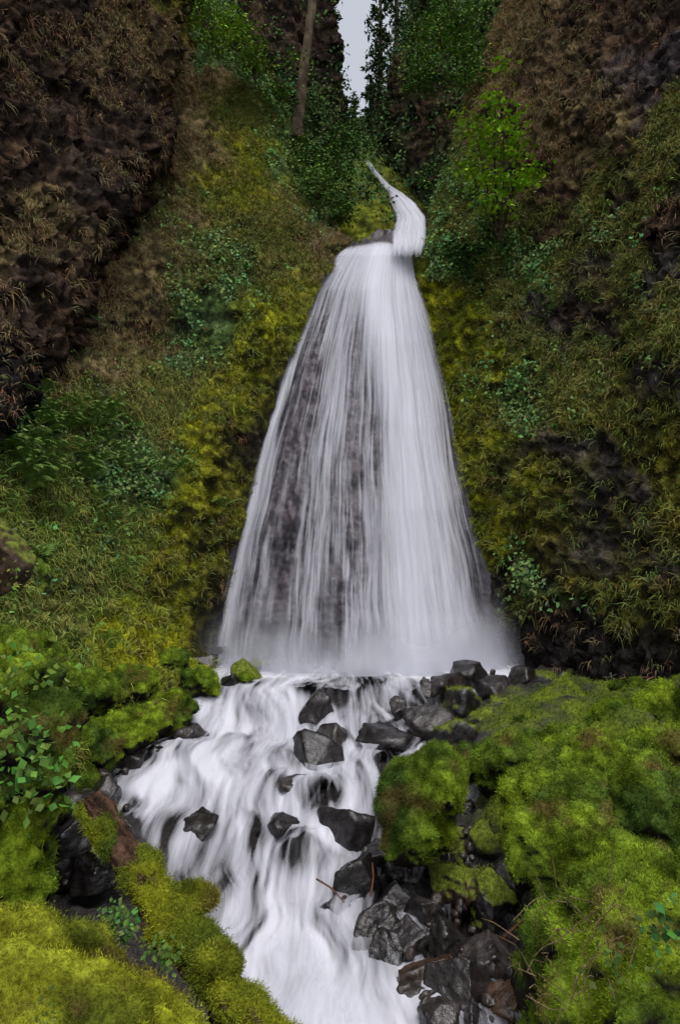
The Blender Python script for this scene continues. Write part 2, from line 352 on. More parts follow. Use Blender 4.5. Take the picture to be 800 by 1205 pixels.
falls_layer('veil_middle', .28, 5, 1, water_mat('falling_water_b', 85, 4.0, .9, 7.7), wf)
falls_layer('veil_outer', .44, 9, 2, water_mat('falling_water_c', 36, 2.0, .7, 4.1), wf, .015)
# spray at the foot: low curved skirts
MSP = water_mat('spray', 7, 1.5, .3, 2.2)
for k in range(3):
    nv, nu = 40, 160
    u = np.linspace(-.11, 1.13, nu)[None]*np.ones((nv, 1)); v = np.linspace(0, 1, nv)[:, None]*np.ones((1, nu))
    bb = 796-v*(66+26*k); a = lf(790)+u*(rf(790)-lf(790)); D = fc(780)+1.2*(2*u-1)**2-.4-.25*k+v*.25
    P = S(a, bb, D); P[..., 1] += fbm(np.stack([u*5, v, u*0+k], -1), 3, k)*.15
    dn = (1-v)**1.6*(.55)*ss(u, -.11, .12)*ss(1.13-u, 0, .22)*(.6+.6*ss(u, .35, .6))*(1+.6*fbm(np.stack([u*7, v*2, u*0+k], -1), 3, k+40))
    mkmesh('spray_%d' % (k+1), P, gridfaces(nv, nu), MSP, dens=np.clip(dn, 0, 1), uv=np.stack([u, v*.2], -1), parent=wf)

# ---------------- stream profile
SB = [770, 785, 800, 815, 870, 925, 1000, 1100, 1205, 1400]
SD = [16.3, 15.5, 14.2, 13.2, 11.9, 10.0, 8.9, 7.3, 6.0, 4.4]
EL = [245, 240, 235, 225, 140, 103, 175, 235, 305, 400]
ER = [615, 615, 612, 560, 515, 500, 540, 620, 660, 740]
sp = S([400]*len(SB), SB, SD); SZ = sp[:, 2].copy(); SZ[0] = SZ[1] = SZ[2]+.03
Ds = np.array(SD)[::-1]; Zs = SZ[::-1]; Zs[0] = .38
XL = S(EL, SB, SD)[:, 0][::-1]; XR = S(ER, SB, SD)[:, 0][::-1]
Ds = np.concatenate([[-6], Ds]); Zs = np.concatenate([[-.1], Zs]); XL = np.concatenate([[-.4], XL]); XR = np.concatenate([[2.0], XR])
def smi(x, xs, ys): return (np.interp(x-.12, xs, ys)+np.interp(x, xs, ys)*2+np.interp(x+.12, xs, ys))/4
wz = lambda d: smi(d, Ds, Zs); xl = lambda d: smi(d, Ds, XL); xr = lambda d: smi(d, Ds, XR)
casc = lambda d: np.interp(d, [-4, 6, 7.5, 8.6, 9.2, 10, 10.5, 11.4, 11.9, 13.0, 13.5, 16], [.35, .4, .6, 1, 1, .8, .25, .3, 1, 1, .12, .08])
def boulders(x, d):   # rounded bedrock humps shared by the bed and the water flowing over them
    return .55-worley(np.stack([x*1.15, d*.85, x*0+.3], -1), 81)

# ---------------- ground sheet (stream bed and banks)
gp = []
for d in (16, 14.5, 13, 11.8, 10.5, 9.5, 8.5, 7.5, 6.5, 5.5, 4, 1, -4):
    z = float(wz(d)); l = float(xl(d)); r = float(xr(d))
    gp += [(l, d, z+.05), (r, d, z+.05), ((l+r)/2, d, z-.3), (l*.75+r*.25, d, z-.25), (l*.25+r*.75, d, z-.2)]
gp += [(-4.6, 11.5, 2.6), (-3.9, 12.8, 2.4), (-5.5, 9.8, 2.6), (-3.9, 15, 2.7), (-5.2, 7.5, 2.4), (-3.3, 7.6, 1.0), (-2.9, 6.2, .9), (-4.5, 6, 2.0), (-3, 3.5, 1.3), (-2, 2, 1.2), (-6, 3, 2.4), (-8, 6, 4), (-8, 10, 4), (-4, -2, 1.5), (-8, -4, 2.5),
       (5.2, 10.3, 2.55), (3.9, 10.6, 2.25), (2.75, 11, 2.0), (2.7, 8.7, 1.85), (3.5, 7.5, 1.9), (2.1, 8.7, 1.6), (4.8, 8, 2.2), (3.2, 13, 2.2), (4.5, 13, 2.35), (2.6, 6.2, 1.4), (2.6, 5, 1.1), (4.5, 5, 1.9), (6.5, 8, 2.6), (3, 2, 1.2), (7, 3, 2.6), (4, -3, 1.5), (8, -4, 2.5), (8.5, 12, 3.2)]
tg = TPS([(p[0], p[1]) for p in gp], [p[2] for p in gp], 5.0, 1e-4)
gx = np.linspace(-9, 9, 340); gy = np.linspace(-5, 17.5, 420); X, Y = np.meshgrid(gx, gy); Z = tg(X, Y)
P = np.stack([X, Y, Z], -1)
ins = np.minimum(X-xl(Y), xr(Y)-X); out = ss(-ins, -.1, .5)
Z = Z+fbm(P*.9, 4, 61)*.16*out-worley(P*1.7, 62)*.30*out+.10*out-worley(P*4.5, 63)*.13
bed = wz(Y)-.14+boulders(X, Y)*.55*casc(Y)-worley(P*3, 64)*.12
Z = np.where(ins > .1, np.minimum(Z, bed), Z)
P = np.stack([X, Y, Z], -1); gn, gar = gridnormal(P, np.array([0, 0, 50.]))
A_ = out*ss(fbm(P*1.1, 4, 66), -.5, -.1)*ss(Z-wz(Y), .1, .5); mn = np.clip(fbm(P*2.5, 4, 67)*1.1+.5, 0, 1)
mc = mn[..., None]*np.array([.13, .17, .012])+(1-mn[..., None])*np.array([.045, .065, .012])
gc = A_[..., None]*mc+(1-A_[..., None])*np.array([.020, .016, .015])
G = dict(P=P, n=gn, ar=gar, m=A_, col=gc)
mkmesh('ground', P, gridfaces(420, 340), M_SOIL, col=gc, wet=(1-A_)*.8)
# distant forest floor
q = np.array([[-400, -400, -1.2], [400, -400, -1.2], [400, 400, -1.2], [-400, 400, -1.2]]); 
mkmesh('forest_floor', q, [[0, 1, 2, 3]], M_SOIL, col=np.tile([.05, .055, .02], (4, 1)), wet=np.zeros(4))

# ---------------- stream water
def stream(name, dz, seed, kind, mat, parent):
    nv, nu = 620, 230
    d = np.linspace(-4, 16.0, nv)[:, None]*np.ones((1, nu)); u = np.linspace(-.03, 1.03, nu)[None]*np.ones((nv, 1))
    l = xl(d); r = xr(d); x = l+u*(r-l); z = wz(d)+dz
    p = np.stack([x, d, x*0], -1); cs = casc(d)
    bm = boulders(x, d)
    z = z+np.where(bm > 0, bm, bm*.55)*.55*cs+fbm(p*np.array([5, 1.1, 1]), 4, seed)*.13*(cs*.8+.15)+fbm(p*np.array([1.2, 1.0, 1]), 3, 83)*.10*cs
    P = np.stack([x, d, z], -1)
    cen = np.interp(d, [-4, 6.2, 7.3, 9, 10, 11.5, 13, 16], [.24, .24, .28, .34, .42, .45, .5, .6]); wd = np.interp(d, [-4, 6.2, 7.3, 9, 10, 12, 16], [.25, .25, .29, .36, .46, .6, .7])
    core = 1-ss(np.abs(u-cen)/wd, .5, 1.2)
    fl = fbm(np.stack([x*2.6+fbm(p*.9, 2, 3)*1.5, d*.55, u*0+seed], -1), 4, seed+4)
    fine = fbm(np.stack([x*8+fbm(p*.9, 2, 3)*3, d*.9, u*0+seed], -1), 3, seed+14)
    hump = ss(bm, .04, .28)*cs*ss(d, 6.5, 8.2)
    near = 1-ss(d, 6.8, 8.2); pool = ss(d, 13.7, 14.8)
    if kind == 0:
        dn = .10+.46*core-hump*.62+fl*1.0+fine*.5+pool*.35+.28*core*near+.10*near
    else:
        dn = -.2+.34*core-hump*.6+fl*.9+fine*.5+pool*.2+.25*core*near
    dn = np.clip(dn, .03 if kind == 0 else 0, 1)*ss(np.minimum(u+.03, 1.03-u), 0, .05)
    return mkmesh(name, P, gridfaces(nv, nu), mat, dens=dn, uv=np.stack([x/5+fbm(p*.8, 3, 9)*.05, d/20], -1), parent=parent)
st = bpy.data.objects.new('stream', None); scene.collection.objects.link(st)
stream('current', .02, 21, 0, water_mat('stream_water', 34, 8, .8, 3.3), st)
stream('foam', .09, 27, 1, water_mat('stream_foam', 26, 7, .8, 8.8), st)

# ---------------- blobs / rocks
_ico = {}
def ico(k):
    if k not in _ico:
        bm = bmesh.new(); bmesh.ops.create_icosphere(bm, subdivisions=k, radius=1)
        _ico[k] = (np.array([v.co[:] for v in bm.verts]), np.array([[v.index for v in f.verts] for f in bm.faces])); bm.free()
    return _ico[k]
def vnorm(V, Fc):
    fn = np.cross(V[Fc[:, 1]]-V[Fc[:, 0]], V[Fc[:, 2]]-V[Fc[:, 0]]); n = np.zeros_like(V)
    for i in range(3): np.add.at(n, Fc[:, i], fn)
    ar = np.linalg.norm(n, axis=1); return nrm(n), ar
def rot(V, rx, ry, rz):
    cx, sx, cy, sy, cz, sz = math.cos(rx), math.sin(rx), math.cos(ry), math.sin(ry), math.cos(rz), math.sin(rz)
    R = np.array([[cz, -sz, 0], [sz, cz, 0], [0, 0, 1]])@np.array([[cy, 0, sy], [0, 1, 0], [-sy, 0, cy]])@np.array([[1, 0, 0], [0, cx, -sx], [0, sx, cx]])
    return V@R.T
FZ = Bag()
MOSSG = ((.145, .205, .015), (.042, .072, .013)); MOSSY = ((.21, .225, .016), (.08, .10, .014))
def moss_boulder(c, r, seed, k=5, rt=(0, 0, 0), pal=MOSSG, low=-.35, fz=0, fl=.03, name='mossy_boulder', lump=.22, brown=.7):
    V, Fc = ico(k); c = np.asarray(c, float); r = np.asarray(r, float)
    V = rot(V*r, *rt); n, _ = vnorm(V, Fc); m = r.mean(); Wp = V+c
    V = V+n*(fbm(Wp*1.2/m**.5, 4, seed)*lump*m*1.6)[:, None]; n, _ = vnorm(V, Fc)
    w1 = worley((V+c)*2.6+fbm((V+c)*2, 2, seed)[:, None]*.5, seed+1); w2 = worley((V+c)*7, seed+2)
    sc_ = min(1, m/.3)
    V = V+n*((-w1*.20-w2*.06+fbm((V+c)*9, 3, seed)*.05+.13)*sc_)[:, None]; n, ar = vnorm(V, Fc); Wp = V+c
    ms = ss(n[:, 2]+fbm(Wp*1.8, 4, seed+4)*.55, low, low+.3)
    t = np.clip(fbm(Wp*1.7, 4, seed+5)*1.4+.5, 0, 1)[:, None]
    mc = t*np.array(pal[0])+(1-t)*np.array(pal[1]); mc = mc*(1.2-.6*ss(w2, .2, .7))[:, None]*(1.2-.65*ss(w1, .4, .8))[:, None]  # moss colour darkened between cushions, painting in the shade of the gaps
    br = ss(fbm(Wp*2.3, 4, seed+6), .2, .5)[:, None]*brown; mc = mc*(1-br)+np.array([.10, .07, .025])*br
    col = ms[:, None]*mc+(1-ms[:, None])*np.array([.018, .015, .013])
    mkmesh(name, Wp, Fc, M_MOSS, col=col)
    if fz:
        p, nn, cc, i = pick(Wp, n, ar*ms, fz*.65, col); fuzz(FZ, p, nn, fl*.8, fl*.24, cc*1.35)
    return dict(P=Wp, n=n, ar=ar, m=ms, col=col)
def rock(c, r, seed, k=4, rz=0, moss=0, col=(.028, .025, .027), wet=.85, name='river_rock'):
    V, Fc = ico(k); g = np.random.default_rng(seed); pl = nrm(g.normal(size=(16, 3))); dd = g.uniform(.5, 1, 16)
    t = np.maximum(V@pl.T, .05); rad = -np.log(np.exp(-45*np.minimum(dd/t, 3)).sum(1))/45
    V = V*np.clip(rad, .3, 1.2)[:, None]*1.3*np.asarray(r); V = rot(V, g.normal()*.2, g.normal()*.2, rz)+np.asarray(c); n, ar = vnorm(V, Fc); m = np.mean(r)
    V = V+n*(fbm(V*3.5/m, 4, seed, .6)*.10*m-np.abs(fbm(V*1.0/m, 2, seed+9))*.14*m)[:, None]; n, ar = vnorm(V, Fc)
    ms = ss(n[:, 2]+fbm(V*4, 3, seed)*.6, .75-moss, 1.0-moss)*min(1, moss*3)
    t = np.clip(fbm(V*5, 4, seed+3)+.5, 0, 1)[:, None]; C = np.array(col)*(.45+1.1*t)
    C = C*(1-ms[:, None])+ms[:, None]*np.array([.10, .125, .016]); mkmesh(name, V, Fc, M_ROCK, col=C, wet=(1-ms)*wet)
    if moss and ms.sum() > 5: 
        p, nn, cc, i = pick(V, n, ar*ms, 1200, C); fuzz(FZ, p, nn, .03, .008, cc*1.3)

R_ = [(370, 832, 24, 20), (388, 862, 20, 18), (376, 886, 26, 24), (470, 830, 11, 11), (352, 918, 19, 9), (410, 966, 27, 24), (455, 866, 32, 14), (500, 848, 26, 16), (325, 968, 28, 11), (232, 968, 26, 11),
      (522, 806, 24, 14), (555, 798, 28, 17), (585, 808, 22, 12), (612, 800, 20, 11), (545, 827, 26, 16), (505, 812, 14, 9), (640, 806, 22, 12), (667, 798, 18, 10), (595, 828, 26, 14), (570, 847, 26, 16), (540, 870, 26, 22),
      (262, 770, 18, 13), (243, 782, 15, 11), (290, 790, 18, 13), (308, 782, 13, 10), (230, 860, 20, 12), (270, 800, 14, 9), (205, 840, 20, 16), (160, 895, 18, 12), (190, 885, 14, 8),
      (538, 1045, 28, 30), (440, 1085, 26, 24), (418, 1035, 26, 26), (475, 1105, 30, 24), (548, 1165, 26, 34), (505, 1150, 26, 24), (470, 1060, 22, 18), (505, 1075, 26, 20), (450, 1125, 22, 18), (525, 1110, 28, 20), (580, 1130, 28, 26), (600, 1180, 28, 22), (575, 1060, 26, 28), (520, 1200, 28, 18), (395, 1066, 16, 10),
      (570, 990, 26, 30), (590, 940, 24, 26), (560, 950, 16, 20), (600, 1040, 24, 30), (480, 1010, 22, 18), (520, 1000, 24, 26), (125, 935, 22, 14), (100, 965, 26, 20), (80, 1000, 36, 26), (140, 985, 18, 14), (60, 960, 26, 20), (120, 1020, 28, 22), (170, 1020, 18, 14), (40, 1010, 34, 26), (185, 1060, 18, 14),
      (440, 1010, 18, 14), (470, 1170, 20, 14), (560, 1210, 24, 18), (610, 1110, 20, 20)]
for i, (x, y, w, h) in enumerate(R_):
    d = float(np.interp(y+h*.6, SB, SD)); sc = d/1.04/800; c = S(x, y+h*(.5 if i < 10 else .3), d)
    if x < 200 and y > 900: c = S(x, y, d*.93)
    br = (.036, .021, .013) if i in (30, 41, 35) else ((.017, .014, .014), (.022, .018, .017), (.014, .012, .012))[i % 3]
    kk = 1.05 if i < 10 else 1.0
    rock(c, (w*sc*kk, (w+h)*.5*sc*kk, h*sc*kk*1.2), 100+i, 4 if y < 1000 else 5, rng.uniform(0, 3), moss=.5 if i in (23, 24, 27, 20, 42, 30, 19, 14, 18, 16, 45, 50) else 0, col=br, wet=1.)
# cobbles strewn along banks and the rocky channel on the right
g2 = np.random.default_rng(5); cob = []
for i in range(330):
    z_ = g2.integers(0, 4)
    if z_ == 0: x, y = g2.uniform(425, 640), g2.uniform(1000, 1205)
    elif z_ == 1: x, y = g2.uniform(490, 720), g2.uniform(788, 830)
    elif z_ == 2: x, y = g2.uniform(540, 610), g2.uniform(860, 1010)
    else: x, y = g2.uniform(20, 150), g2.uniform(900, 1040)
    if z_ == 0 and x < 425+(y-1000)*.3: continue
    if z_ == 1 and i % 2: continue
    d = float(np.interp(y, SB, SD)); c = S(x, y, d*(.97 if z_ != 3 else .93)); rr = g2.uniform(.03, .11)*(1.2 if y < 1000 else .9)
    V, Fc = ico(3); V = V*np.array([1, g2.uniform(.7, 1), g2.uniform(.5, .9)])
    pl = nrm(g2.normal(size=(9, 3))); t = np.maximum(V@pl.T, .05); V = V*np.minimum(1, (g2.uniform(.5, .95, 9)/t).min(1))[:, None]*rr; V = V*(1+fbm(V*12+i*3, 3, i)*.3)[:, None]; cob.append((rot(V, *g2.uniform(0, 3, 3))+c, Fc))
off = 0; vs = []; fs = []
for V, Fc in cob: vs.append(V); fs.append(Fc+off); off += len(V)
vs = np.concatenate(vs); mkmesh('cobbles', vs, np.concatenate(fs), M_ROCK, col=np.array([.024, .018, .015])*(1+fbm(vs*3, 2, 3)[:, None]*.9), wet=np.full(len(vs), .9))

# moss boulders
MB = []
B_ = lambda *a, **k: MB.append(moss_boulder(*a, **k))
B_((-3.75, 6.8, 2.1), (1.1, 1.0, 1.55), 201, 6, fz=45000, fl=.035)                      # left mound
B_((-2.3, 3.9, 1.15), (1.5, .95, 1.08), 202, 6, pal=MOSSY, fz=150000, fl=.024, lump=.10)         # bottom left cushion
B_((-1.25, 3.65, 1.0), (.72, .62, .86), 203, 6, pal=MOSSY, fz=60000, fl=.024, lump=.1)
B_((-1.75, 4.45, .85), (.62, .45, .72), 208, 5, pal=MOSSG, fz=20000, fl=.024, lump=.15)
B_((2.5, 5.3, .95), (1.2, 1.15, 1.1), 204, 6, fz=120000, fl=.03, low=.05, brown=.85)               # bottom right
B_((3.2, 4.6, .6), (1.2, 1.0, .95), 205, 6, fz=30000, fl=.035)
B_(S(497, 945, 7.9), (.42, .5, .68), 206, 6, rt=(.1, .38, 0), fz=60000, fl=.03, low=-.6, lump=.14)  # mid
B_((2.5, 7.0, 1.4), (.9, .7, .55), 207, 6, fz=50000, fl=.032)
g3 = np.random.default_rng(11)
for i, (x, y, d, r) in enumerate([(600, 885, 9.2, .5), (655, 865, 9.8, .5), (700, 885, 8.4, .55), (760, 875, 8.6, .55), (720, 835, 10.3, .45), (780, 820, 10.2, .5), (640, 920, 8.0, .5), (560, 885, 9.9, .35), (690, 935, 7.2, .5), (770, 930, 6.9, .55), (830, 890, 7.5, .7), (850, 800, 9.5, .6), (620, 845, 11.2, .35), (670, 825, 12, .3), (740, 800, 11.4, .3),
                                  (105, 865, 10.2, .5), (150, 845, 11.0, .5), (195, 825, 12.0, .5), (235, 790, 13.2, .42), (150, 790, 12.0, .5), (200, 770, 13.6, .4), (100, 800, 11.0, .5), (120, 750, 12.6, .4), (60, 790, 9.9, .5), (290, 788, 13.9, .15), (85, 905, 9.6, .4), (180, 745, 14.2, .3), (30, 750, 10.2, .5)]):
    rr = np.array([1, .9, .75])*r*g3.uniform(.85, 1.15, 3); c = S(x, y+8, d); c[2] -= r*.25
    B_(c, rr, 220+i, 5, rt=(0, 0, g3.uniform(0, 3)), fz=int(9000*r*2), fl=.042, pal=MOSSG, low=-.45)

# ---------------- mossy log
def tube(pts, rad, ns, seed, rough=.15):
    pts = np.asarray(pts, float); tt = np.linspace(0, 1, len(pts)); m = 160 if ns > 30 else 40; t = np.linspace(0, 1, m)
    C = np.stack([np.interp(t, tt, pts[:, i]) for i in range(3)], -1); k = np.ones(9)/9
    C = np.stack([np.convolve(np.pad(C[:, i], 4, mode='reflect', reflect_type='odd'), k, 'valid') for i in range(3)], -1)
    R = np.interp(t, np.linspace(0, 1, len(rad)), rad); T = nrm(np.gradient(C, axis=0)); s = nrm(np.cross(T, np.array([.3, .2, 1.]) if abs(T[0, 2]) < .8 else np.array([1, .2, 0.]))); w = np.cross(s, T)
    a = np.linspace(0, 2*np.pi, ns, endpoint=False)
    P = C[:, None]+(s[:, None]*np.cos(a)[None, :, None]+w[:, None]*np.sin(a)[None, :, None])*R[:, None, None]
    n = nrm(P-C[:, None]); P = P+n*(fbm(P*6/max(R.mean()*8, .3), 4, seed)*rough*R[:, None])[..., None]
    P = np.concatenate([np.repeat(P[:1].mean(1, keepdims=True), ns, 1), P, np.repeat(P[-1:].mean(1, keepdims=True), ns, 1)])
    n = np.concatenate([n[:1], n, n[-1:]]); i = np.arange((m+2)*ns).reshape(m+2, ns); j = np.roll(i, -1, 1)
    return P, n, np.stack([i[:-1], j[:-1], j[1:], i[1:]], -1).reshape(-1, 4)
lg = bpy.data.objects.new('mossy_log', None); scene.collection.objects.link(lg)
LP = [S(108, 942, 5.75), S(150, 1010, 5.4), S(200, 1085, 5.0), S(250, 1145, 4.6), S(315, 1230, 4.2), S(400, 1330, 3.8)]
P, n, Fc = tube(LP, [.11, .13, .14, .135, .14, .13], 72, 71, .55)
ax = nrm((np.array(LP[3])-np.array(LP[0]))[None])[0]
along = (P*ax).sum(-1, keepdims=True); Q = P-along*ax*.88          # fibres run along the trunk
gr = fbm(Q*22, 4, 3); bk = np.clip(gr*1.4+.5, 0, 1)[..., None]
P = P+n*(gr*.04)[..., None]
mkmesh('trunk', P, Fc, M_BARK, col=bk*np.array([.105, .06, .04])+(1-bk)*np.array([.020, .013, .010]), parent=lg)
tpar = np.linspace(0, 1, P.shape[0])[:, None]; k_ = ss(tpar, .10, .28)
fld = (-n[..., 0]*1.1+.15)*(1-k_)+(n[..., 2]*.9+.12)*k_+fbm(P*5, 4, 72)*1.3
mn = ss(fld, .05, .30)
P2 = P+n*(.055*mn+.03*fbm(P*10, 3, 73)*mn-.02-worley(P*8, 4)*.035*mn)[..., None]
t = np.clip(fbm(P*3, 3, 75)+.5, 0, 1)[..., None]
mcol = t*np.array(MOSSY[0])+(1-t)*np.array(MOSSG[1])
mkmesh('moss_layer', P2, Fc, M_MOSS, col=mcol*mn[..., None]+(1-mn[..., None])*np.array([.04, .026, .018]), parent=lg)
FZL = Bag(); p, nn, cc, i = pick(P2.reshape(-1, 3), n.reshape(-1, 3), mn.ravel(), 50000, mcol); p = p+rng.normal(size=p.shape)*.01; fuzz(FZL, p, nn-UP*.15, .022, .006, cc*1.3); FZL.make('moss_fringe', M_FUZZ, lg)
B_(S(222, 1058, 5.05), (.15, .13, .11), 290, 5, pal=MOSSY, fz=16000, fl=.024, low=-.7, name='moss_clump', lump=.6)
B_(S(258, 1135, 4.5), (.11, .11, .09), 291, 5, pal=MOSSY, fz=12000, fl=.024, low=-.7, name='moss_clump', lump=.6)
FZ.make('moss', M_FUZZ)
# rotten stump at the left edge
rock(S(-8, 655, 7.6), (.32, .4, .36), 777, 5, .4, moss=.25, col=(.035, .022, .014), wet=.1, name='rotten_stump')

# ---------------- vegetation on slopes
GR = Bag(); LV = Bag(); MS = Bag()
def veg(Sh, g_n, s_n, l_n, m_n):
    W = Sh['W']; ar = Sh['ar']
    def go(w): return ar*w
    brk = ss(fbm(Sh['P']*1.1, 3, 91), -.35, .35)
    p, n, c, i = pick(Sh['P'], Sh['n'], go((W['grass']+.7*W['green']+.15*W['moss']+.15*W['mossdim'])*(.15+brk)), g_n, Sh['col'])
    blades(GR, p, n, 8, .30, .018, tint((.22, .24, .065), len(p), .35)*.6+c*.6, droop=1.3, spread=.6, up=.2, jit=.04)
    p, n, c, i = pick(Sh['P'], Sh['n'], go((W['straw']+.22*W['brown']+.1*W['grass']+.06*W['dark'])*(.05+brk**2)), s_n, Sh['col'])
    blades(GR, p, n, 9, .32, .016, tint((.30, .22, .115), len(p), .3)*.6+c*.5, droop=1.8, spread=.5, up=0, jit=.05)
    cl = ss(fbm(Sh['P']*1.6, 3, 95), -.15, .3)
    p, n, c, i = pick(Sh['P'], Sh['n'], go((W['leafy']*1.0+.12*W['green']+.05*W['grass'])*(.06+cl)), l_n, Sh['col'])
    plants(LV, p, n, 12, .18, .11, tint((.14, .23, .08), len(p), .35))
    p, n, c, i = pick(Sh['P'], Sh['n'], go(W['moss']+.6*W['mossdim']+.4*W['green']+.2*W['grass']), m_n, Sh['col'])
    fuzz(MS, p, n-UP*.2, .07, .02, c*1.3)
veg(HS, 12000, 4000, 5000, 80000)
veg(RC, 7500, 3800, 1500, 80000)
veg(CL, 300, 3600, 1, 3000)
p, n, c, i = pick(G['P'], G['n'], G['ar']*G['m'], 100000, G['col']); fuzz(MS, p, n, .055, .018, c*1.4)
GR.make('grass', M_LEAF); MS.make('moss', M_FUZZ)
# herbs among the near moss
for (x, y, d, r, k, L, col) in [(35, 880, 5.75, .28, 160, .085, (.08, .16, .03)), (10, 790, 6.0, .3, 120, .07, (.10, .16, .03)), (45, 930, 5.7, .2, 60, .09, (.08, .15, .03)), (138, 1085, 4.6, .09, 170, .045, (.08, .15, .04)), (190, 1125, 4.3, .07, 90, .035, (.08, .14, .03)),
                               (730, 1130, 4.3, .2, 40, .05, (.06, .09, .02)), (790, 1090, 4.0, .1, 60, .06, (.05, .11, .03)), (10, 680, 6.2, .25, 60, .05, (.10, .14, .03)), (60, 1195, 3.2, .08, 30, .03, (.07, .12, .03))]:
    c = S(x, y, d); q = c+rng.normal(size=(k, 3))*r*np.array([.7, .4, .7]); leaves(LV, q, np.tile([0, -.6, .6], (k, 1)), L, tint(col, k, .3), wid=.38)
LV.make('leafy_plants', M_LEAF)

# ---------------- ferns
FE = Bag()
def fern(c, n, R, k=9):
    for j in range(k):
        a = rng.uniform(0, 2*np.pi); h = nrm(np.array([math.cos(a), math.sin(a)*.9-.3, 0])); t = np.linspace(.08, 1, 16)
        Lr = R*rng.uniform(.7, 1.15); C = c+h*(t[:, None]*Lr)+UP*(np.sin(t*2.4)*.42*Lr)[:, None]
        T = nrm(np.gradient(C, axis=0)); sd = nrm(np.cross(T, UP)); w = (.20*Lr*np.sin(np.pi*np.clip(t*.92+.06, 0, 1))**.8)[:, None]
        for s in (-1, 1):
            tip = C+sd*s*w+T*w*.25-UP*w*.25; hw = T*Lr*.022
            V = np.stack([C-hw, C+hw, tip], 1); m = len(C)
            FE.add(V, (np.arange(m)*3)[:, None, None]+np.array([[0, 1, 2]]), np.repeat(tint((.14, .23, .055), m, .2), 3, 0))
w = HS['ar']*np.exp(-(((HS['a']-40)/70)**2+((HS['b']-535)/45)**2))+HS['ar']*.12*np.exp(-(((HS['a']-100)/90)**2+((HS['b']-560)/80)**2))
p, n, c, i = pick(HS['P'], HS['n'], w, 90)
for q, m in zip(p, n): fern(q+m*.08, m, rng.uniform(.35, .75))
w = RC['ar']*np.exp(-(((RC['a']-620)/80)**2+((RC['b']-420)/150)**2)); p, n, c, i = pick(RC['P'], RC['n'], w, 70)
for q, m in zip(p, n): fern(q+m*.05, m, rng.uniform(.2, .45), 7)
FE.make('fern', M_LEAF)

# ---------------- upper gorge
def simple(name, b0, b1, nv, l, r, nu, D, amp, sites, edge, seed, **kw):
    return make_sheet(name, b0, b1, nv, l, r, nu, D, amp, sites, edge=edge, seed=seed, **kw)
lin = lambda pts: TPS([(p[0], p[1]) for p in pts], [p[2] for p in pts], 800, 1e-5)
TW = simple('rock_tower', -140, 230, 150, lambda b: b*0+230, lambda b: np.interp(b, [-140, 0, 100, 165, 230], [385, 395, 402, 404, 395]), 90, lin([(230, -140, 31), (400, -140, 31.5), (230, 230, 27), (400, 230, 28), (320, 50, 28.5)]), .7,
            [(300, 20, 'brown'), (330, 80, 'brown'), (380, 60, 'dark'), (390, 120, 'brown'), (340, 140, 'leafy'), (370, 20, 'brown'), (360, 170, 'leafy'), (390, 170, 'leafy'), (310, 60, 'dark')], 'R', 71, cush=.2, rag=6)
RB = simple('rock_wall', -140, 300, 170, lambda b: np.interp(b, [-140, 0, 60, 110, 160, 200, 240, 300], [500, 484, 472, 451, 442, 450, 474, 500]), lambda b: b*0+680, 110, lin([(480, -140, 32), (680, -140, 27), (445, 160, 29), (680, 300, 22), (480, 250, 26.5), (560, 100, 26)]), .6,
            [(500, 100, 'brown'), (470, 140, 'brown'), (520, 160, 'brown'), (540, 60, 'leafy'), (480, 190, 'leafy'), (510, 220, 'dark'), (500, 40, 'leafy'), (490, 170, 'brown'), (520, 120, 'brown'), (560, 20, 'leafy'), (500, 210, 'leafy')], 'L', 77, cush=.2, rag=6)
GF = simple('gorge_slope', 165, 300, 80, lambda b: b*0+320, lambda b: b*0+560, 110, lin([(320, 150, 32), (560, 150, 33), (430, 182, 30), (460, 228, 26.2), (485, 295, 22.8), (320, 300, 23), (560, 300, 22.6), (440, 250, 23.6), (420, 285, 22.8)]), .25,
            [(380, 180, 'leafy'), (400, 220, 'leafy'), (440, 230, 'green'), (445, 260, 'moss'), (425, 270, 'moss'), (400, 180, 'leafy'), (480, 260, 'dark'), (500, 280, 'dark'), (380, 260, 'leafy'), (455, 210, 'mossdim')], None, 83, cush=.12)
LB = Bag()
for Sh, k in ((TW, 900), (RB, 1500), (GF, 800)):
    W = Sh['W']; p, n, c, i = pick(Sh['P'], Sh['n'], Sh['ar']*(W['leafy']+.12*W['brown']+.3*W['green']), k, Sh['col']); plants(LB, p, n, 14, .3, .17, tint((.085, .14, .05), len(p), .4))
LB.make('undergrowth', M_LEAF)
uf = bpy.data.objects.new('upper_waterfall', None); scene.collection.objects.link(uf)
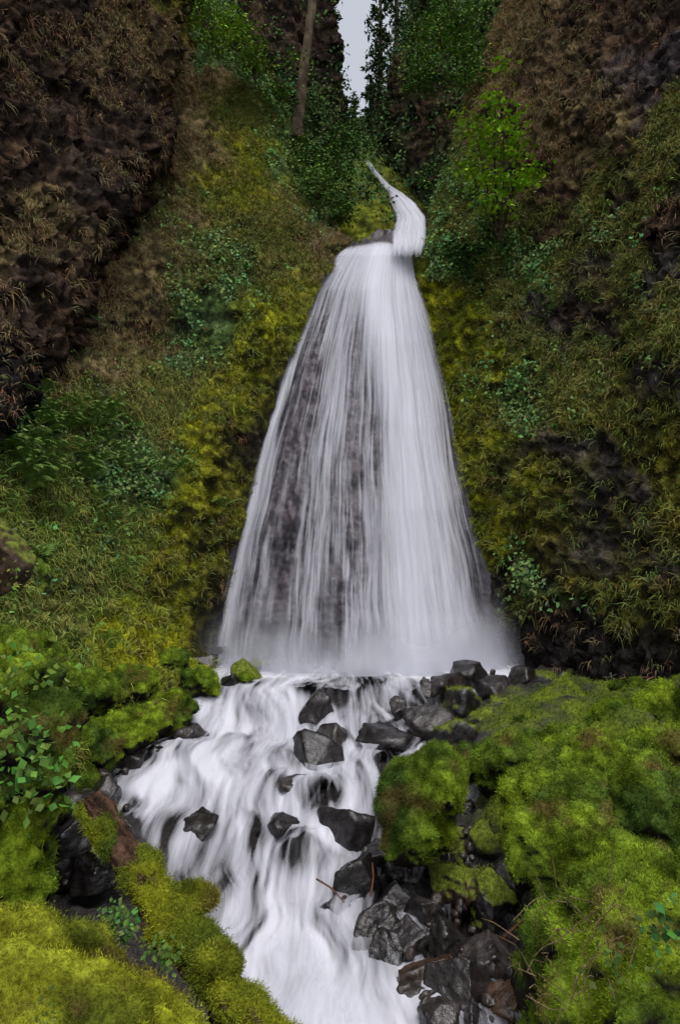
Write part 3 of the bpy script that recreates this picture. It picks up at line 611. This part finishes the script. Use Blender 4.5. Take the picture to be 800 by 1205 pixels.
for k in range(2):
    nv, nu = 160, 90; b = np.linspace(186, 306, nv)[:, None]*np.ones((1, nu)); u = np.linspace(0, 1, nu)[None]*np.ones((nv, 1))
    by = [186, 205, 218, 228, 240, 255, 280, 306]
    ej = fbm(np.stack([b/12, b*0, b*0+k], -1), 3, 8)*4
    l = np.interp(b, by, [428, 440, 450, 455, 460, 463, 461, 456])+ej; r = np.interp(b, by, [434, 447, 461, 476, 491, 501, 504, 498])+ej*.5
    D = np.interp(b, [186, 221, 255, 285, 306], [28.8, 25.4, 23.3, 21.3, 20.4])-.55-.2*k+.35*(2*u-1)**2+fbm(np.stack([u*8, b/60, u*0+k], -1), 3, k)*.15; P = S(l+u*(r-l), b, D)
    dn = (.78-.3*k)*(.55+.45*ss(b, 208, 232))+fbm(np.stack([u*7, b/50, u*0+k], -1), 3, k+3)*.6; dn = np.clip(dn, 0, 1)*ss(np.minimum(u, 1-u), 0, .18)*ss(306-b, 0, 20)*ss(b, 186, 196)
    mkmesh('veil_%d' % (k+1), P, gridfaces(nv, nu), water_mat('upper_water_%d' % k, 12, 5, .8, k*3.), dens=dn, uv=np.stack([u, b/300], -1), parent=uf)

# back slope beyond the gorge
BK = simple('background_hill', 140, 260, 50, lambda b: b*0+300, lambda b: b*0+620, 80, lin([(300, 120, 60), (620, 120, 60), (300, 260, 36), (620, 260, 36), (430, 190, 48)]), .6, [(400, 150, 'leafy'), (440, 160, 'leafy'), (500, 180, 'leafy'), (430, 200, 'leafy')], None, 87)

# ---------------- trees
def empty(n): o = bpy.data.objects.new(n, None); scene.collection.objects.link(o); return o
def trunkmesh(pts, rad, seed, par, nm='trunk', col=((.09, .065, .045), (.03, .022, .016)), ns=14):
    P, n, Fc = tube(pts, rad, ns, seed, .25); t = np.clip(fbm(P*3, 3, seed)+.5, 0, 1)[..., None]
    mkmesh(nm, P, Fc, M_BARK, col=t*np.array(col[0])+(1-t)*np.array(col[1]), parent=par)
def conifer(base, H, R, seed, dens=1.0, col=(.045, .07, .03)):
    e = empty('conifer_tree'); base = np.array(base, float); trunkmesh([base, base+[.1, 0, H*.5], base+[0, 0, H]], [H*.014, H*.009, .02], seed, e)
    bg = Bag(); k = int(H*7*dens)
    for i in range(k):
        t = rng.uniform(.12, 1); a = rng.uniform(0, 6.28); L = R*(1-t)**.8*rng.uniform(.5, 1.1)+.15
        m = int(22*L/R)+6; s = rng.uniform(.1, 1, m)
        c = base+np.array([0, 0, t*H])+np.array([math.cos(a), math.sin(a), 0])*(s*L)[:, None]-UP*(s**1.6*L*.45)[:, None]+rng.normal(size=(m, 3))*L*.07
        leaves(bg, c, np.tile(UP, (m, 1)), .36, tint(col, m, .3), wid=.2, flat=.3)
    bg.make('crown', M_LEAF, e)
for x, y, d, H, R in [(447, 150, 42, 14.5, 1.5), (466, 140, 46, 17, 1.8), (436, 190, 44, 6.5, 1.2), (484, 120, 40, 12, 1.8), (392, 150, 44, 10, 1.0), (416, 190, 42, 5, 1.1), (445, 190, 40, 4.5, 1.2), (500, 90, 38, 13, 2.0)]:
    conifer(S(x, y, d), H, R, int(x), .9)
def broad(name, base, tips, leafcol, nl, cl, L, seed, tr=.05, lean=None):
    e = empty(name); base = np.array(base, float); bg = Bag()
    for j, tp in enumerate(tips):
        tp = np.array(tp, float); mid = base*.5+tp*.5+rng.normal(size=3)*.12
        trunkmesh([base, mid, tp], [tr*(1 if j == 0 else .6), tr*.5, .008], seed+j, e, 'limb_%d' % (j+1), ns=8)
        for f in (.5, .75, .9, 1.05):
            c0 = base+(tp-base)*f+rng.normal(size=3)*cl*.6; m = int(nl*rng.uniform(.4, 1.2)); q = c0+rng.normal(size=(m, 3))*cl*np.array([.8, .8, .25])
            leaves(bg, q, np.tile(UP, (m, 1)), L, tint(leafcol, m, .3)*rng.uniform(.75, 1.25), wid=.4, flat=1.0)
    bg.make('crown', M_LEAF, e)
broad('maple_tree', S(588, 285, 17.9), [S(583, 98, 17.2), S(558, 150, 17.2), S(612, 150, 17.2), S(622, 185, 17.3), S(552, 195, 17.4), S(602, 210, 17.2), S(592, 130, 16.9)], (.27, .42, .04), 75, .27, .14, 400)
# leaning old trunk on the left
e = empty('dead_tree'); trunkmesh([S(348, 165, 25.2), S(358, 80, 25.2), S(376, -60, 25.4)], [.24, .19, .16], 500, e, ns=20, col=((.17, .14, .09), (.05, .04, .03)))
trunkmesh([S(360, 75, 25.2), S(372, 62, 25), S(390, 58, 24.8)], [.05, .03, .015], 501, e, 'limb')
# shrubs
def shrub(c, R, n, L, col, seed):
    e = empty('shrub'); bg = Bag(); c = np.array(c, float)
    for j in range(9):
        o = rng.normal(size=3)*R*np.array([.55, .4, .55]); cc = c+o; m = n//9
        trunkmesh([c-UP*R*.7, c+o*.5-UP*R*.1, cc], [.03, .018, .006], seed+j, e, 'stem_%d' % (j+1), ns=6)
        q = cc+rng.normal(size=(m, 3))*R*np.array([.34, .3, .22]); leaves(bg, q, np.tile([0, -.3, .9], (m, 1)), L, tint(np.array(col)*1.6, m, .3)*rng.uniform(.65, 1.3), wid=.3, flat=.8)
    bg.make('crown', M_LEAF, e)
for k, (x, y, d, R, n, col) in enumerate([(245, 15, 22, 1.0, 1500, (.14, .21, .03)), (280, 40, 23, 1.0, 1500, (.12, .19, .03)), (300, 80, 24, .7, 900, (.10, .15, .03)), (375, 215, 22.6, .9, 1500, (.07, .12, .03)), (395, 180, 24, .9, 1300, (.05, .10, .025)), (365, 180, 24.2, .7, 1000, (.06, .10, .03)), (400, 250, 22.6, .4, 600, (.07, .12, .03)),
                                         (520, 40, 24, 1.0, 1300, (.09, .16, .03)), (545, 80, 23, .8, 1000, (.08, .14, .03)), (500, 95, 25.5, .8, 900, (.06, .11, .025)), (540, 15, 23.5, .9, 1100, (.08, .14, .03)), (548, 300, 18.6, .5, 1100, (.035, .07, .02)), (575, 275, 18.2, .4, 600, (.05, .09, .025)), (508, 205, 24.6, .4, 500, (.06, .11, .03)),
                                         (430, 160, 36, 1.0, 700, (.05, .08, .03)), (330, 110, 25, .5, 500, (.07, .12, .03))]):
    shrub(S(x, y, d), R, n, .13, col, 600+k*10)

# twigs
e = empty('twigs')
for k in range(60):
    c = S(rng.uniform(600, 740), rng.uniform(1040, 1170), 4.45)+np.array([0, -.02, 0]); d = rng.normal(size=3)*np.array([.14, .05, .14])
    trunkmesh([c, c+d*.6+rng.normal(size=3)*.03, c+d-UP*.06], [.004, .003, .0015], 900+k, e, 'twig_%d' % (k+1), ns=5, col=((.20, .15, .08), (.12, .08, .045)))
for k, (p0, p1) in enumerate([(S(372, 1034, 7.4), S(405, 1062, 7.3)), (S(590, 1105, 5.5), S(616, 1082, 5.4)), (S(436, 1055, 7), S(438, 1015, 7.2))]):
    trunkmesh([p0, (p0+p1)/2+[.02, 0, .02], p1], [.010, .009, .005], 980+k, e, 'stick_%d' % (k+1), ns=6, col=((.15, .07, .04), (.09, .04, .025)))

# ---------------- light, sky, camera
w = bpy.data.worlds.new('World'); scene.world = w; w.use_nodes = True; nt = w.node_tree
bgn = nt.nodes['Background']; sk = nt.nodes.new('ShaderNodeTexSky'); sk.sky_type = 'NISHITA'; sk.sun_disc = False
sk.sun_elevation = math.radians(68); sk.sun_rotation = math.radians(160); sk.dust_density = 4.0; sk.air_density = 1.0
hs = nt.nodes.new('ShaderNodeHueSaturation'); hs.inputs['Saturation'].default_value = .3; hs.inputs['Value'].default_value = 1.6
nt.links.new(sk.outputs[0], hs.inputs['Color']); nt.links.new(hs.outputs[0], bgn.inputs[0]); bgn.inputs[1].default_value = .15
sl = bpy.data.lights.new('sun', 'SUN'); sl.energy = .8; sl.angle = math.radians(16); sl.color = (1, .97, .93)
so = bpy.data.objects.new('sun', sl); scene.collection.objects.link(so)
az = math.radians(160); el = math.radians(68)
dv = Vector((math.sin(az)*math.cos(el), math.cos(az)*math.cos(el), math.sin(el))); so.rotation_euler = (-dv).to_track_quat('-Z', 'Y').to_euler(); so.location = (0, 0, 40)
cd = bpy.data.cameras.new('camera'); cd.sensor_fit = 'VERTICAL'; cd.sensor_height = 36; cd.lens = 36*800/1205; cd.clip_end = 2000; cd.clip_start = .05
co = bpy.data.objects.new('camera', cd); scene.collection.objects.link(co); co.location = CAM; co.rotation_euler = (math.radians(90)+TH, 0, 0)
scene.camera = co
scene.view_settings.view_transform = 'Standard'; scene.view_settings.look = 'None'; scene.view_settings.exposure = 0
